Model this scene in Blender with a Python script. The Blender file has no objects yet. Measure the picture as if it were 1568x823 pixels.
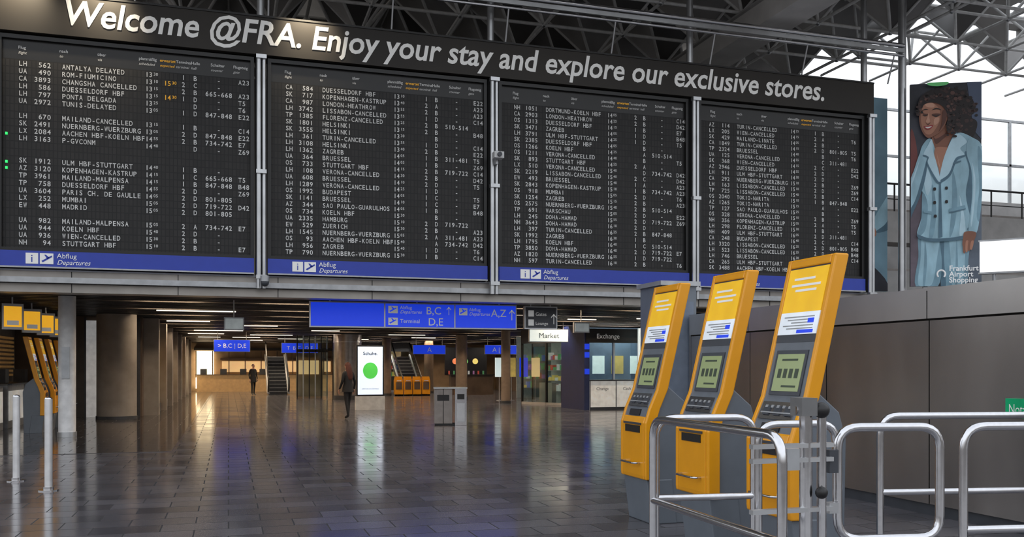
import bpy, math, random
from mathutils import Vector, Matrix
random.seed(7)
scene = bpy.context.scene
try:
    scene.view_settings.view_transform = 'Standard'
    scene.view_settings.look = 'None'
except Exception: pass

# ------------------------------------------------------------------ materials
MATS = {}
def M(name, col, rough=0.5, metal=0.0, var=0.12, scale=6.0, bump=0.0, emit=0.0, ecol=None, trans=0.0, alpha=1.0, stretch=None):
    if name in MATS: return MATS[name]
    m = bpy.data.materials.new(name); m.use_nodes = True
    nt = m.node_tree; b = nt.nodes['Principled BSDF']
    tc = nt.nodes.new('ShaderNodeTexCoord'); nz = nt.nodes.new('ShaderNodeTexNoise')
    nz.inputs['Scale'].default_value = scale; nz.inputs['Detail'].default_value = 4
    if stretch:
        mp = nt.nodes.new('ShaderNodeMapping'); mp.inputs['Scale'].default_value = stretch
        nt.links.new(tc.outputs['Object'], mp.inputs[0]); nt.links.new(mp.outputs[0], nz.inputs['Vector'])
    else:
        nt.links.new(tc.outputs['Object'], nz.inputs['Vector'])
    cr = nt.nodes.new('ShaderNodeValToRGB')
    cr.color_ramp.elements[0].position = 0.3; cr.color_ramp.elements[1].position = 0.7
    cr.color_ramp.elements[0].color = [max(0, c*(1-var)) for c in col] + [1]
    cr.color_ramp.elements[1].color = [min(1, c*(1+var)) for c in col] + [1]
    nt.links.new(nz.outputs['Fac'], cr.inputs[0]); nt.links.new(cr.outputs[0], b.inputs['Base Color'])
    b.inputs['Roughness'].default_value = rough; b.inputs['Metallic'].default_value = metal
    if bump:
        bp = nt.nodes.new('ShaderNodeBump'); bp.inputs['Strength'].default_value = bump
        nt.links.new(nz.outputs['Fac'], bp.inputs['Height']); nt.links.new(bp.outputs[0], b.inputs['Normal'])
    if emit:
        if ecol is None: nt.links.new(cr.outputs[0], b.inputs['Emission Color'])
        else: b.inputs['Emission Color'].default_value = list(ecol) + [1]
        b.inputs['Emission Strength'].default_value = emit
    if trans: b.inputs['Transmission Weight'].default_value = trans
    b.inputs['Alpha'].default_value = alpha
    MATS[name] = m; return m

def glass(name, tint=(0.80,0.88,0.88)):
    # thin pane: transparent with an angle dependent reflection (same from both sides)
    if name in MATS: return MATS[name]
    m = bpy.data.materials.new(name); m.use_nodes = True; nt = m.node_tree
    nt.nodes.remove(nt.nodes['Principled BSDF']); out = nt.nodes['Material Output']
    t = nt.nodes.new('ShaderNodeBsdfTransparent'); t.inputs[0].default_value = (*tint, 1)
    g = nt.nodes.new('ShaderNodeBsdfGlossy'); g.inputs['Roughness'].default_value = 0.05
    lw = nt.nodes.new('ShaderNodeLayerWeight'); lw.inputs[0].default_value = 0.5
    pw = nt.nodes.new('ShaderNodeMath'); pw.operation='POWER'; pw.inputs[1].default_value=4.0
    ma = nt.nodes.new('ShaderNodeMath'); ma.operation='MULTIPLY_ADD'; ma.inputs[1].default_value=0.7; ma.inputs[2].default_value=0.04
    nt.links.new(lw.outputs['Facing'],pw.inputs[0]); nt.links.new(pw.outputs[0],ma.inputs[0])
    mx = nt.nodes.new('ShaderNodeMixShader')
    nt.links.new(ma.outputs[0], mx.inputs[0]); nt.links.new(t.outputs[0], mx.inputs[1]); nt.links.new(g.outputs[0], mx.inputs[2])
    nt.links.new(mx.outputs[0], out.inputs[0]); MATS[name] = m; return m

def floor_mat(name='stone_tiles', c1=(0.138,0.134,0.146,1), c2=(0.082,0.080,0.088,1)):
    m = bpy.data.materials.new(name); m.use_nodes = True; nt = m.node_tree; b = nt.nodes['Principled BSDF']
    tc = nt.nodes.new('ShaderNodeTexCoord')
    br = nt.nodes.new('ShaderNodeTexBrick'); br.inputs['Scale'].default_value = 1.0
    br.inputs['Brick Width'].default_value = 0.62; br.inputs['Row Height'].default_value = 0.40
    br.inputs['Mortar Size'].default_value = 0.007; br.inputs['Mortar Smooth'].default_value = 0.1
    br.inputs['Color1'].default_value = c1; br.inputs['Color2'].default_value = c2
    br.inputs['Mortar'].default_value = (0.015, 0.015, 0.015, 1)
    nt.links.new(tc.outputs['Object'], br.inputs['Vector'])
    nz = nt.nodes.new('ShaderNodeTexNoise'); nz.inputs['Scale'].default_value = 1.1; nz.inputs['Detail'].default_value = 7
    nt.links.new(tc.outputs['Object'], nz.inputs['Vector'])
    mx = nt.nodes.new('ShaderNodeMixRGB'); mx.blend_type = 'MULTIPLY'; mx.inputs[0].default_value = 0.7
    cr = nt.nodes.new('ShaderNodeValToRGB'); cr.color_ramp.elements[0].color = (0.5, 0.48, 0.48, 1); cr.color_ramp.elements[1].color = (1.25, 1.2, 1.2, 1)
    cr.color_ramp.elements[0].position=.25; cr.color_ramp.elements[1].position=.75
    nt.links.new(nz.outputs['Fac'], cr.inputs[0]); nt.links.new(br.outputs['Color'], mx.inputs[1]); nt.links.new(cr.outputs[0], mx.inputs[2])
    nt.links.new(mx.outputs[0], b.inputs['Base Color'])
    rr = nt.nodes.new('ShaderNodeMapRange'); rr.inputs['From Min'].default_value=0.06; rr.inputs['From Max'].default_value=0.15
    rr.inputs['To Min'].default_value = 0.10; rr.inputs['To Max'].default_value = 0.19
    nt.links.new(br.outputs['Color'], rr.inputs['Value'])
    mg = nt.nodes.new('ShaderNodeMath'); mg.operation='MULTIPLY_ADD'; mg.inputs[1].default_value=0.5
    nt.links.new(br.outputs['Fac'], mg.inputs[0]); nt.links.new(rr.outputs[0], mg.inputs[2]); nt.links.new(mg.outputs[0], b.inputs['Roughness'])
    inv = nt.nodes.new('ShaderNodeMath'); inv.operation = 'SUBTRACT'; inv.inputs[0].default_value = 1.0
    nt.links.new(br.outputs['Fac'], inv.inputs[1])
    bp = nt.nodes.new('ShaderNodeBump'); bp.inputs['Strength'].default_value = 0.25; bp.inputs['Distance'].default_value = 0.004
    nt.links.new(inv.outputs[0], bp.inputs['Height']); nt.links.new(bp.outputs[0], b.inputs['Normal'])
    b.inputs['Specular IOR Level'].default_value = 0.85
    return m

def flap_mat():
    m = bpy.data.materials.new('flap_cells'); m.use_nodes = True; nt = m.node_tree; b = nt.nodes['Principled BSDF']
    tc = nt.nodes.new('ShaderNodeTexCoord'); sp = nt.nodes.new('ShaderNodeSeparateXYZ'); cb = nt.nodes.new('ShaderNodeCombineXYZ')
    nt.links.new(tc.outputs['Object'], sp.inputs[0]); nt.links.new(sp.outputs[0], cb.inputs[0]); nt.links.new(sp.outputs[2], cb.inputs[1])
    br = nt.nodes.new('ShaderNodeTexBrick'); br.offset = 0.0; br.inputs['Scale'].default_value = 1.0
    br.inputs['Brick Width'].default_value = 0.077; br.inputs['Row Height'].default_value = 0.146
    br.inputs['Mortar Size'].default_value = 0.010
    br.inputs['Color1'].default_value = (0.022, 0.020, 0.019, 1); br.inputs['Color2'].default_value = (0.013, 0.012, 0.011, 1)
    br.inputs['Mortar'].default_value = (0.004, 0.004, 0.004, 1)
    nt.links.new(cb.outputs[0], br.inputs['Vector']); nt.links.new(br.outputs['Color'], b.inputs['Base Color'])
    b.inputs['Roughness'].default_value = 0.6
    return m

white_p = M('white_paint', (0.72,0.72,0.71), 0.5)
chrome = M('brushed_steel', (0.62,0.62,0.635), 0.16, 1.0, 0.05, 30)
galv = M('galvanised_metal', (0.55,0.56,0.57), 0.35, 0.85, 0.1, 3)
black = M('black_metal', (0.012,0.011,0.011), 0.45)
blackm = M('black_matt', (0.006,0.006,0.006), 0.8)
yellow = M('yellow_lacquer', (0.80,0.335,0.008), 0.26, 0, 0.04)
grey_p = M('grey_lacquer', (0.14,0.16,0.185), 0.35, 0, 0.06)
dgrey = M('dark_grey_plastic', (0.05,0.055,0.065), 0.4)
lgrey = M('light_grey_metal', (0.42,0.43,0.44), 0.4, 0.5)
blue_s = M('blue_sign', (0.012,0.035,0.42), 0.4, 0, 0.05, emit=0.75, ecol=(0.01,0.045,0.66))
blue_b = M('blue_strip', (0.02,0.045,0.33), 0.4, 0, 0.05, emit=0.10, ecol=(0.03,0.06,0.5))
txt_w = M('white_lettering', (0.78,0.78,0.76), 0.6, 0, 0.02, emit=0.15)
txt_f = M('flap_lettering', (0.66,0.66,0.65), 0.6, 0, 0.02, emit=0.06)
txt_y = M('amber_lettering', (0.8,0.40,0.03), 0.6, 0, 0.02, emit=0.3)
conc = M('concrete', (0.28,0.255,0.235), 0.75, 0, 0.15, 2.5, 0.15)
conc_l = M('light_concrete', (0.44,0.43,0.42), 0.8, 0, 0.12, 2.0, 0.1)
flapm = flap_mat()

# ------------------------------------------------------------------ mesh builder
class MB:
    def __init__(s): s.v=[]; s.f=[]; s.m=[]; s.sm=[]; s.mats=[]; s.X=Matrix.Identity(4)
    def mi(s, mat):
        if mat not in s.mats: s.mats.append(mat)
        return s.mats.index(mat)
    def add(s, vs, fs, mat, smooth=False):
        o=len(s.v); s.v += [s.X @ Vector(p) for p in vs]; k=s.mi(mat)
        for f in fs: s.f.append([o+i for i in f]); s.m.append(k); s.sm.append(smooth)
    def box(s, x0,x1,y0,y1,z0,z1, mat):
        vs=[(x,y,z) for z in (z0,z1) for y in (y0,y1) for x in (x0,x1)]
        s.add(vs, [(0,2,3,1),(4,5,7,6),(0,1,5,4),(2,6,7,3),(0,4,6,2),(1,3,7,5)], mat)
    def prism(s, prof, y0, y1, mat):
        n=len(prof); vs=[(p[0],y0,p[1]) for p in prof]+[(p[0],y1,p[1]) for p in prof]
        fs=[list(range(n)), list(range(2*n-1,n-1,-1))]+[[i,i+n,(i+1)%n+n,(i+1)%n] for i in range(n)]
        s.add(vs, fs, mat)
    def cyl(s, p0, p1, r, mat, n=12, r1=None, caps=True, smooth=True):
        p0=Vector(p0); p1=Vector(p1); d=(p1-p0)
        if d.length<1e-6: return
        d.normalize(); a=d.orthogonal().normalized(); b=d.cross(a); r1=r if r1 is None else r1
        vs=[]
        for p,rr in ((p0,r),(p1,r1)):
            for i in range(n):
                t=2*math.pi*i/n; vs.append(p+a*math.cos(t)*rr+b*math.sin(t)*rr)
        s.add(vs,[[i,(i+1)%n,(i+1)%n+n,i+n] for i in range(n)],mat,smooth)
        if caps: s.add(vs,[list(range(n-1,-1,-1)),list(range(n,2*n))],mat)
    def tube(s, pts, r, mat, n=10, cr=0.0, closed=False, radii=None):
        P=[Vector(p) for p in pts]
        if cr>0:
            Q=[]; N=len(P)
            for i in range(N):
                if not closed and i in (0,N-1): Q.append(P[i]); continue
                a=P[i-1]; c=P[i]; b=P[(i+1)%N]
                la=min(cr,(a-c).length*0.5); lb=min(cr,(b-c).length*0.5)
                A=c+(a-c).normalized()*la; Bq=c+(b-c).normalized()*lb
                for k in range(7):
                    t=k/6; Q.append(A*(1-t)**2+c*2*t*(1-t)+Bq*t*t)
            P=Q
        N=len(P); vs=[]; up=None
        for i in range(N):
            if closed: d=(P[(i+1)%N]-P[i-1])
            else: d=P[min(i+1,N-1)]-P[max(i-1,0)]
            d.normalize()
            if up is None: up=d.orthogonal().normalized()
            up=(up-d*up.dot(d)).normalized(); w=d.cross(up)
            rr=radii[i] if radii else r
            for k in range(n):
                t=2*math.pi*k/n; vs.append(P[i]+up*math.cos(t)*rr+w*math.sin(t)*rr)
        fs=[]
        for i in range(N if closed else N-1):
            j=(i+1)%N
            for k in range(n): fs.append([i*n+k,i*n+(k+1)%n,j*n+(k+1)%n,j*n+k])
        s.add(vs,fs,mat,True)
        if not closed: s.add(vs,[list(range(n-1,-1,-1)),list(range((N-1)*n,N*n))],mat)
    def ball(s, c, r, mat, nu=14, nv=9, fn=None):
        if not hasattr(r,'__len__'): r=(r,r,r)
        vs=[];fs=[]
        for j in range(nv+1):
            ph=math.pi*j/nv
            for i in range(nu):
                th=2*math.pi*i/nu
                p=Vector((math.sin(ph)*math.cos(th),math.sin(ph)*math.sin(th),math.cos(ph)))
                if fn: p=fn(p)
                vs.append((c[0]+p.x*r[0],c[1]+p.y*r[1],c[2]+p.z*r[2]))
        for j in range(nv):
            for i in range(nu): fs.append([j*nu+i,(j+1)*nu+i,(j+1)*nu+(i+1)%nu,j*nu+(i+1)%nu])
        s.add(vs,fs,mat,True)
    def loft(s, rings, mat, n=20, caps=True):
        vs=[];fs=[]
        for (cx,cy,z,rx,ry) in rings:
            for i in range(n):
                t=2*math.pi*i/n; vs.append((cx+math.cos(t)*rx,cy+math.sin(t)*ry,z))
        for j in range(len(rings)-1):
            for i in range(n): fs.append([j*n+i,j*n+(i+1)%n,(j+1)*n+(i+1)%n,(j+1)*n+i])
        s.add(vs,fs,mat,True)
        if caps: s.add(vs,[list(range(n-1,-1,-1)),list(range((len(rings)-1)*n,len(rings)*n))],mat)
    def text(s, string, mat, x, y, z, size, sx=1.0, shear=0.0, align='LEFT', width=None, T=None, bold=0.0):
        g=text_geo(string,size,shear,align,bold)
        if width:
            xs=[p[0] for p in g[0]]; w=max(xs)-min(xs); sx=width/w
        T = T or Matrix.Identity(4)
        s.add([T@Vector((x+p[0]*sx,y,z+p[1])) for p in g[0]], g[1], mat)
    def obj(s, name, parent=None, bevel=0.0):
        me=bpy.data.meshes.new(name); me.from_pydata([tuple(p) for p in s.v],[],s.f)
        for m in s.mats: me.materials.append(m)
        me.polygons.foreach_set('material_index', s.m); me.polygons.foreach_set('use_smooth', s.sm); me.update()
        o=bpy.data.objects.new(name, me); scene.collection.objects.link(o)
        if parent: o.parent=parent
        if bevel:
            b=o.modifiers.new('bevel','BEVEL'); b.width=bevel; b.segments=2; b.limit_method='ANGLE'; b.angle_limit=0.7
        return o

def text_geo(string, size, shear=0.0, align='LEFT', bold=0.0):
    c=bpy.data.curves.new('t','FONT'); c.body=string; c.size=size; c.shear=shear; c.align_x=align
    c.resolution_u=3; c.fill_mode='FRONT'; c.offset=bold
    o=bpy.data.objects.new('t',c); scene.collection.objects.link(o)
    dg=bpy.context.evaluated_depsgraph_get(); dg.update()
    me=o.evaluated_get(dg).to_mesh()
    vs=[(v.co.x,v.co.y) for v in me.vertices]; fs=[list(p.vertices) for p in me.polygons]
    o.evaluated_get(dg).to_mesh_clear(); bpy.data.objects.remove(o); bpy.data.curves.remove(c)
    return vs,fs

GLY={}
def glyph(ch):
    if ch not in GLY:
        vs,fs=text_geo(ch,1.0,bold=0.012)
        xs=[p[0] for p in vs]; cx=(min(xs)+max(xs))/2
        w=max(xs)-min(xs)
        GLY[ch]=([(p[0]-cx,p[1]) for p in vs],fs,w)
    return GLY[ch]
def mono(mb, string, x, y, z, h, pitch, mat):
    k=h/0.70
    for i,ch in enumerate(string):
        if ch==' ': continue
        vs,fs,w=glyph(ch); sx=min(k*0.95, pitch*0.82/max(w,0.2))
        mb.add([(x+(i+0.5)*pitch+p[0]*sx,y,z+p[1]*k) for p in vs],fs,mat)

# ------------------------------------------------------------------ camera
cam=bpy.data.cameras.new('camera'); co=bpy.data.objects.new('camera',cam); scene.collection.objects.link(co)
co.location=(0,0,1.55); co.rotation_euler=(math.radians(90),0,-math.radians(17.23))
cam.sensor_width=36; cam.lens=32.14; cam.shift_y=0.0966; cam.clip_end=300; scene.camera=co

# ------------------------------------------------------------------ world (overcast daylight above, dim hall at the horizon)
w=bpy.data.worlds.new('overcast_sky'); scene.world=w; w.use_nodes=True; nt=w.node_tree
bg=nt.nodes['Background']; bg.inputs[1].default_value=1.3
tc=nt.nodes.new('ShaderNodeTexCoord'); sp=nt.nodes.new('ShaderNodeSeparateXYZ'); cr=nt.nodes.new('ShaderNodeValToRGB'); mr=nt.nodes.new('ShaderNodeMapRange')
mr.inputs['From Min'].default_value=-1; mr.inputs['From Max'].default_value=1
nt.links.new(tc.outputs['Generated'],sp.inputs[0]); nt.links.new(sp.outputs[2],mr.inputs[0]); nt.links.new(mr.outputs[0],cr.inputs[0]); nt.links.new(cr.outputs[0],bg.inputs[0])
el=cr.color_ramp.elements; el[0].position=0.0; el[0].color=(0.14,0.135,0.135,1); el[1].position=1.0; el[1].color=(0.92,0.98,1.08,1)
for p,c in ((0.49,(0.14,0.135,0.135,1)),(0.53,(0.34,0.33,0.33,1)),(0.58,(0.68,0.69,0.71,1)),(0.615,(1.05,1.1,1.17,1)),(0.75,(1.1,1.15,1.24,1))):
    e=el.new(p); e.color=c

# ------------------------------------------------------------------ floor
b=MB(); b.box(-14,36,-4,64,-0.2,0,floor_mat()); b.obj('floor')
b=MB(); b.box(-9,-1.0,17.9,62,0.0,0.006,floor_mat('dark_stone_tiles',(0.065,0.059,0.058,1),(0.042,0.038,0.038,1))); b.obj('floor_inlay')

# ------------------------------------------------------------------ low hall shell
cdark=M('ceiling_dark_metal',(0.042,0.037,0.033),0.35,0.3,0.2)
warm=M('warm_fill_tube',(1,0.8,0.55),0.5,emit=58,ecol=(1,0.76,0.52))  # warm and cool glow for the added strips hidden between the slats
cool=M('cool_fill_tube',(1,1,1),0.5,emit=48,ecol=(1,0.90,0.78))
dim=M('visible_light_tube',(1,1,1),0.5,emit=1.8,ecol=(1,0.88,0.70))
b=MB(); b.box(-9,30,20.6,63,3.36,3.5,cdark)
yy=20.8
while yy<62:
    b.box(-9,30,yy,yy+0.08,3.14,3.36,cdark); yy+=0.5
b.obj('ceiling')
b=MB()  # strips tucked out of view between slats, added to brighten the hall
for j in range(13):
    y=20.8+0.29+0.5*(5+6*j)
    if y>61: break
    for x in [-1.2,1.8,5.0,8.2,11.4,14.6]:
        xx=x+random.uniform(-.4,.4)
        b.box(xx-0.7,xx+0.7,y-0.08,y+0.08,3.30,3.355, warm if (j%2==0 or x<3) else cool)
b.obj('hidden_fill_strips')
b=MB()
for (x0,x1,y) in ((-1.9,0.2,27.0),(-2.0,-0.6,33),(0.4,1.8,36),(-1.4,0.6,41),(1.0,3.0,46),(-1.5,-0.4,50),(0.6,1.9,55),(-1.8,-0.2,45),(0.2,1.6,50),(2.6,4.0,52),(6.6,8.0,30),(8.6,10.4,36),(7.4,9.2,44),(10.6,11.6,28),(3.4,4.6,40),(12.6,14.0,27),(9.3,10.6,48),(6.2,7.6,52)):
    b.box(x0,x1,y,y+0.04,3.11,3.138,dim)
b.obj('linear_ceiling_lamp')
fas=M('fascia_metal',(0.36,0.335,0.305),0.38,0.5,0.15,1.5)
b=MB()
b.box(-9,30,20.05,20.6,3.34,3.49,fas); b.box(-9,30,19.9,20.6,3.22,3.33,lgrey); b.box(-9,30,20.05,20.6,3.04,3.21,fas)
b.box(-9,30,20.02,20.6,3.46,3.49,lgrey)
for i in range(20): b.box(-9+i*2,-8.985+i*2,20.04,20.05,3.04,3.46,black)
b.obj('fascia_beam')
brown=M('brown_panel',(0.115,0.08,0.055),0.35,0,0.3,1.5)
tan=M('tan_panel',(0.34,0.24,0.15),0.45,0,0.25,1.2)
gold=M('gold_lit_panel',(0.70,0.45,0.20),0.5,0,0.35,0.8,emit=0.6,ecol=(1.0,0.62,0.28))
bright=M('lit_showcase',(0.9,0.8,0.6),0.5,0,0.2,2,emit=3.0,ecol=(1.0,0.78,0.48))
b=MB(); b.box(-9,-6.2,20.7,31,0,3.14,M('pale_wall',(0.22,0.21,0.20),0.6)); b.box(-9,-2.6,31,62,0,3.14,brown)
b.obj('wall_left')
b=MB()
for i in range(8):
    y=31.5+i*3.8
    b.box(-2.6,-2.15,y,y+0.55,0,3.13,conc); b.box(-2.59,-2.52,y+0.9,y+3.4,0.35,2.3, [gold,tan,gold,tan,gold,bright,gold,bright][i]); b.box(-2.6,-2.45,y+0.6,y+3.75,2.35,2.5,black)
    for q in range(3): b.box(-2.52,-2.48,y+0.9+q*.85,y+0.96+q*.85,0.3,2.35,brown)
    b.box(-2.59,-2.3,y+0.9,y+3.4,0,0.3,dgrey)
b.obj('pilaster_row')
b=MB(); b.box(-9,30,62,62.3,0,3.4,tan); b.obj('wall_back')
b=MB()
b.box(-2.0,-0.9,61.7,61.98,0.2,2.6,bright); b.box(-0.4,6.5,61.7,61.98,1.25,1.95,gold); b.box(-0.5,6.6,61.6,61.98,2.0,2.15,brown)
b.box(-2.1,6.6,61.5,61.98,2.65,2.8,black)
for i in range(9): b.box(-2.0+i,-1.94+i,61.5,61.7,0.9,2.6,brown)
b.box(-1.9,6.5,60.6,61.4,0,1.05,M('counter_tan',(0.45,0.28,0.13),0.4,emit=0.12,ecol=(1,.6,.25))); b.box(-2.0,6.6,60.5,61.5,1.05,1.1,brown)
for i in range(7): b.box(-1.7+i*1.2,-1.3+i*1.2,60.8,61.0,1.1,1.45,dgrey)
b.obj('service_counter')
b=MB(); b.box(18,18.3,20.6,62,0,3.14,brown); b.obj('wall_right')

# ------------------------------------------------------------------ departure board
CITY=["ANTALYA DELAYED","ROM-FIUMICINO","CHANGSHA CANCELLED","DUESSELDORF HBF","PONTA DELGADA","TUNIS-DELAYED","","MAILAND-CANCELLED","NUERNBERG-WUERZBURG","AACHEN HBF-KOELN HBF","P-GVCONM","","","ULM HBF-STUTTGART","KOPENHAGEN-KASTRUP","MAILAND-MALPENSA","DUESSELDORF HBF","PARIS CH. DE GAULLE","MUMBAI","MADRID","","MAILAND-MALPENSA","KOELN HBF","WIEN-CANCELLED"]
POOL=["DUESSELDORF HBF","VERONA-CANCELLED","NUERNBERG-WUERZBURG","TURIN-CANCELLED","FLORENZ-CANCELLED","ULM HBF-STUTTGART","STUTTGART HBF","DOHA-HAMAD","ZAGREB","KOELN HBF","WIEN-CANCELLED","MUMBAI","HELSINKI","LISSABON-CANCELLED","KOPENHAGEN-KASTRUP","AACHEN HBF-KOELN HBF","ZUERICH","BRUESSEL","TOKIO-NARITA","HAMBURG","SAO PAULO-GUARULHOS","BUDAPEST","LONDON-HEATHROW","SEATTLE-TACOMA","NEW YORK-CANCELLED","WARSCHAU","MAILAND-LINATE"]
AL=["LH","LH","LH","AZ","OS","SK","UA","TP","CA","NH","EW","LX"]
blurb=M('frame_black',(0.009,0.0085,0.008),0.4)
led=M('green_led',(0.02,0.6,0.1),0.5,emit=2.0)
for k in range(4):
    x0=-4.42+5.07*k+0.14; x1=x0+4.79
    b=MB()
    b.box(x0,x1,20.0,20.5,3.5,8.08,blurb)
    b.box(x0,x0+0.07,19.9,20.0,3.84,8.06,blurb); b.box(x1-0.07,x1,19.9,20.0,3.84,8.06,blurb)
    b.box(x0+0.07,x1-0.07,19.9,20.0,7.98,8.06,blurb); b.box(x0+0.07,x1-0.07,19.9,20.0,3.84,3.90,blurb)
    b.box(x0+0.07,x1-0.07,19.975,19.995,3.90,7.60,flapm)
    b.box(x0+0.07,x1-0.07,19.975,19.995,7.60,7.98,blurb)
    b.box(x0,x1,19.86,20.0,3.52,3.835,blue_b)
    b.box(x0,x1,19.84,19.86,3.50,3.53,lgrey)
    b.box(x0+0.50,x0+0.72,19.845,19.86,3.58,3.79,txt_w); b.text('i',blue_b,x0+0.61,19.84,3.61,0.22,align='CENTER')
    b.box(x0+0.75,x0+0.99,19.845,19.86,3.58,3.79,txt_w)
    b.add([(x0+0.78,19.84,3.64),(x0+0.96,19.84,3.75),(x0+0.97,19.84,3.72),(x0+0.80,19.84,3.61)],[(0,3,2,1)],blue_b)
    b.add([(x0+0.83,19.84,3.76),(x0+0.86,19.84,3.76),(x0+0.93,19.84,3.70),(x0+0.88,19.84,3.68)],[(0,3,2,1)],blue_b)
    b.text('Abflug',txt_w,x0+1.05,19.845,3.70,0.14,shear=0.0); b.text('Departures',txt_w,x0+1.05,19.845,3.575,0.13,shear=0.3)
    ty=19.965
    for (s,c,mt) in (('Flug',4.5,txt_f),('nach',14,txt_f),('über',23,txt_f),('planmäßig',33,txt_f),('erwartet',38.2,txt_y),('Terminal',42.2,txt_f),('Halle',46,txt_f),('Schalter',51,txt_f),('Flugsteig',56.8,txt_f)):
        b.text(s,mt,x0+c*.077,ty,7.80,0.085,bold=.001); b.text({'Flug':'flight','nach':'to','über':'via','planmäßig':'scheduled','erwartet':'expected','Terminal':'terminal','Halle':'hall','Schalter':'counter','Flugsteig':'gate'}[s],mt,x0+c*.077,ty,7.70,0.075,shear=0.25)
    zt=math.floor(7.45/0.146)*0.146+0.022
    xg=math.ceil(x0/0.077)*0.077
    hh=13 if k==0 else (13 if k==1 else 14)
    for r in range(25):
        z=zt-r*0.146
        if k==0: city = CITY[r] if r<len(CITY) else "STUTTGART HBF"
        else: city=random.choice(POOL)
        if k>0 and r==0 : city=["","DUESSELDORF HBF","DORTMUND-KOELN HBF","TURIN-CANCELLED"][k]
        if not city: continue
        P=0.077; H=0.096
        mono(b,random.choice(AL),xg+4*P,ty,z,H,P,txt_f); mono(b,"%4d"%random.choice([random.randint(90,999),random.randint(1000,3999)]),xg+7.5*P,ty,z,H,P,txt_f)
        mono(b,city,xg+14*P,ty,z,H,P,txt_f)
        mono(b,str(hh+ r//9),xg+34*P,ty,z,H,P*0.9,txt_f); mono(b,random.choice(["05","10","15","25","30","40","55"]),xg+36*P,ty,z+0.035,0.06,P*0.6,txt_f)
        if k==0 and r in (1,3): mono(b,str(15-(r==3)),xg+38.6*P,ty,z,H,P*0.9,txt_y); mono(b,"30",xg+40.6*P,ty,z+.035,0.06,P*.6,txt_y)
        if random.random()<0.85: mono(b,random.choice("122"),xg+43*P,ty,z,H,P,txt_f)
        mono(b,random.choice("BBCDAD"),xg+46*P,ty,z,H,P,txt_f)
        if random.random()<(0.5 if k==0 else .3): mono(b,random.choice(["311-481","665-668","847-848","510-514","734-742","801-805","719-722"]),xg+49*P,ty,z,H,P,txt_f)
        else: mono(b,"-",xg+52*P,ty,z,H,P,txt_f)
        if random.random()<0.7: mono(b,random.choice(["B48","E22","Z69","A23","C14","T5","T6","D42","E7"]),xg+57.5*P,ty,z,H,P,txt_f)
    if k==0:
        for z in (6.1,5.55,5.43): b.box(x0+0.12,x0+0.16,19.96,19.975,z,z+0.05,led)
    b.obj('split_flap_departure_board')

ban=M('banner_brown_black',(0.030,0.025,0.020),0.6,0,0.25,0.5)
b=MB(); b.box(-4.9,15.95,19.82,20.4,8.10,8.90,ban); b.box(-4.9,15.95,19.80,20.42,8.88,8.92,black)
b.text('Welcome @FRA. Enjoy your stay and explore our exclusive stores.',txt_w,-3.13,19.805,8.32,0.70,shear=0.18,width=17.5,bold=0.012)
b.obj('welcome_banner')

for k in range(-1,4):
    X=0.65+5.07*k
    b=MB(); b.cyl((X-0.045,19.80,3.2),(X-0.045,19.80,8.09),0.05,galv,14); b.cyl((X+0.06,19.81,3.2),(X+0.06,19.81,8.09),0.04,galv,14)
    b.cyl((X,20.1,8.93),(X,20.1,11.4),0.08,galv,14)
    b.box(X-0.11,X+0.11,19.95,20.02,3.5,8.09,blackm)
    for z in (3.4,5.6,8.0): b.box(X-0.10,X+0.11,19.72,19.85,z,z+0.08,galv)
    b.obj('steel_mast')
b=MB(); b.cyl((16.80,19.78,0),(16.80,19.78,11.4),0.10,galv,18); b.cyl((16.80,19.78,0),(16.80,19.78,0.03),0.18,galv,18)
b.obj('steel_mast')
b=MB()
b.cyl((-5,19.6,9.88),(16.7,19.6,9.88),0.055,chrome,10); b.cyl((-5,19.6,9.62),(16.7,19.6,9.62),0.035,chrome,10)
b.box(-5,16.7,19.57,19.63,9.70,9.80,galv)
for i in range(9): b.cyl((-4.4+2.6*i,19.6,9.6),(-4.4+2.6*i,19.85,8.93),0.02,galv,8)
b.obj('lighting_rail')
def lamp_spot(x,y,z,tx,ty,tz,e,ang=70):
    l=bpy.data.lights.new('spot_lamp','SPOT'); l.energy=e; l.color=(1,0.84,0.60); l.spot_size=math.radians(ang); l.spot_blend=0.9; l.shadow_soft_size=0.08
    o=bpy.data.objects.new('spot_lamp',l); scene.collection.objects.link(o); o.location=(x,y,z)
    o.rotation_euler=(Vector((tx,ty,tz))-Vector((x,y,z))).to_track_quat('-Z','Y').to_euler()
for x in (-3.9,-2.4,1.6):
    lamp_spot(x,19.20,9.45,x,19.9,8.75,240,85)
    b=MB(); b.cyl((x,19.22,9.50),(x,19.12,9.68),0.07,black,12); b.cyl((x,19.14,9.66),(x,19.54,9.86),0.015,black,6); b.obj('spotlight_housing')
b=MB(); b.cyl((0.72,19.62,3.45),(0.72,19.62,3.33),0.09,lgrey,14); b.ball((0.72,19.62,3.31),0.085,dgrey); b.obj('dome_security_camera')
b=MB(); b.box(5.62,5.84,19.42,19.62,6.2,6.34,white_p); b.cyl((5.73,19.42,6.27),(5.73,19.36,6.27),0.05,dgrey,12); b.box(5.70,5.76,19.6,19.75,6.1,6.4,lgrey); b.obj('surveillance_camera')

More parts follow.
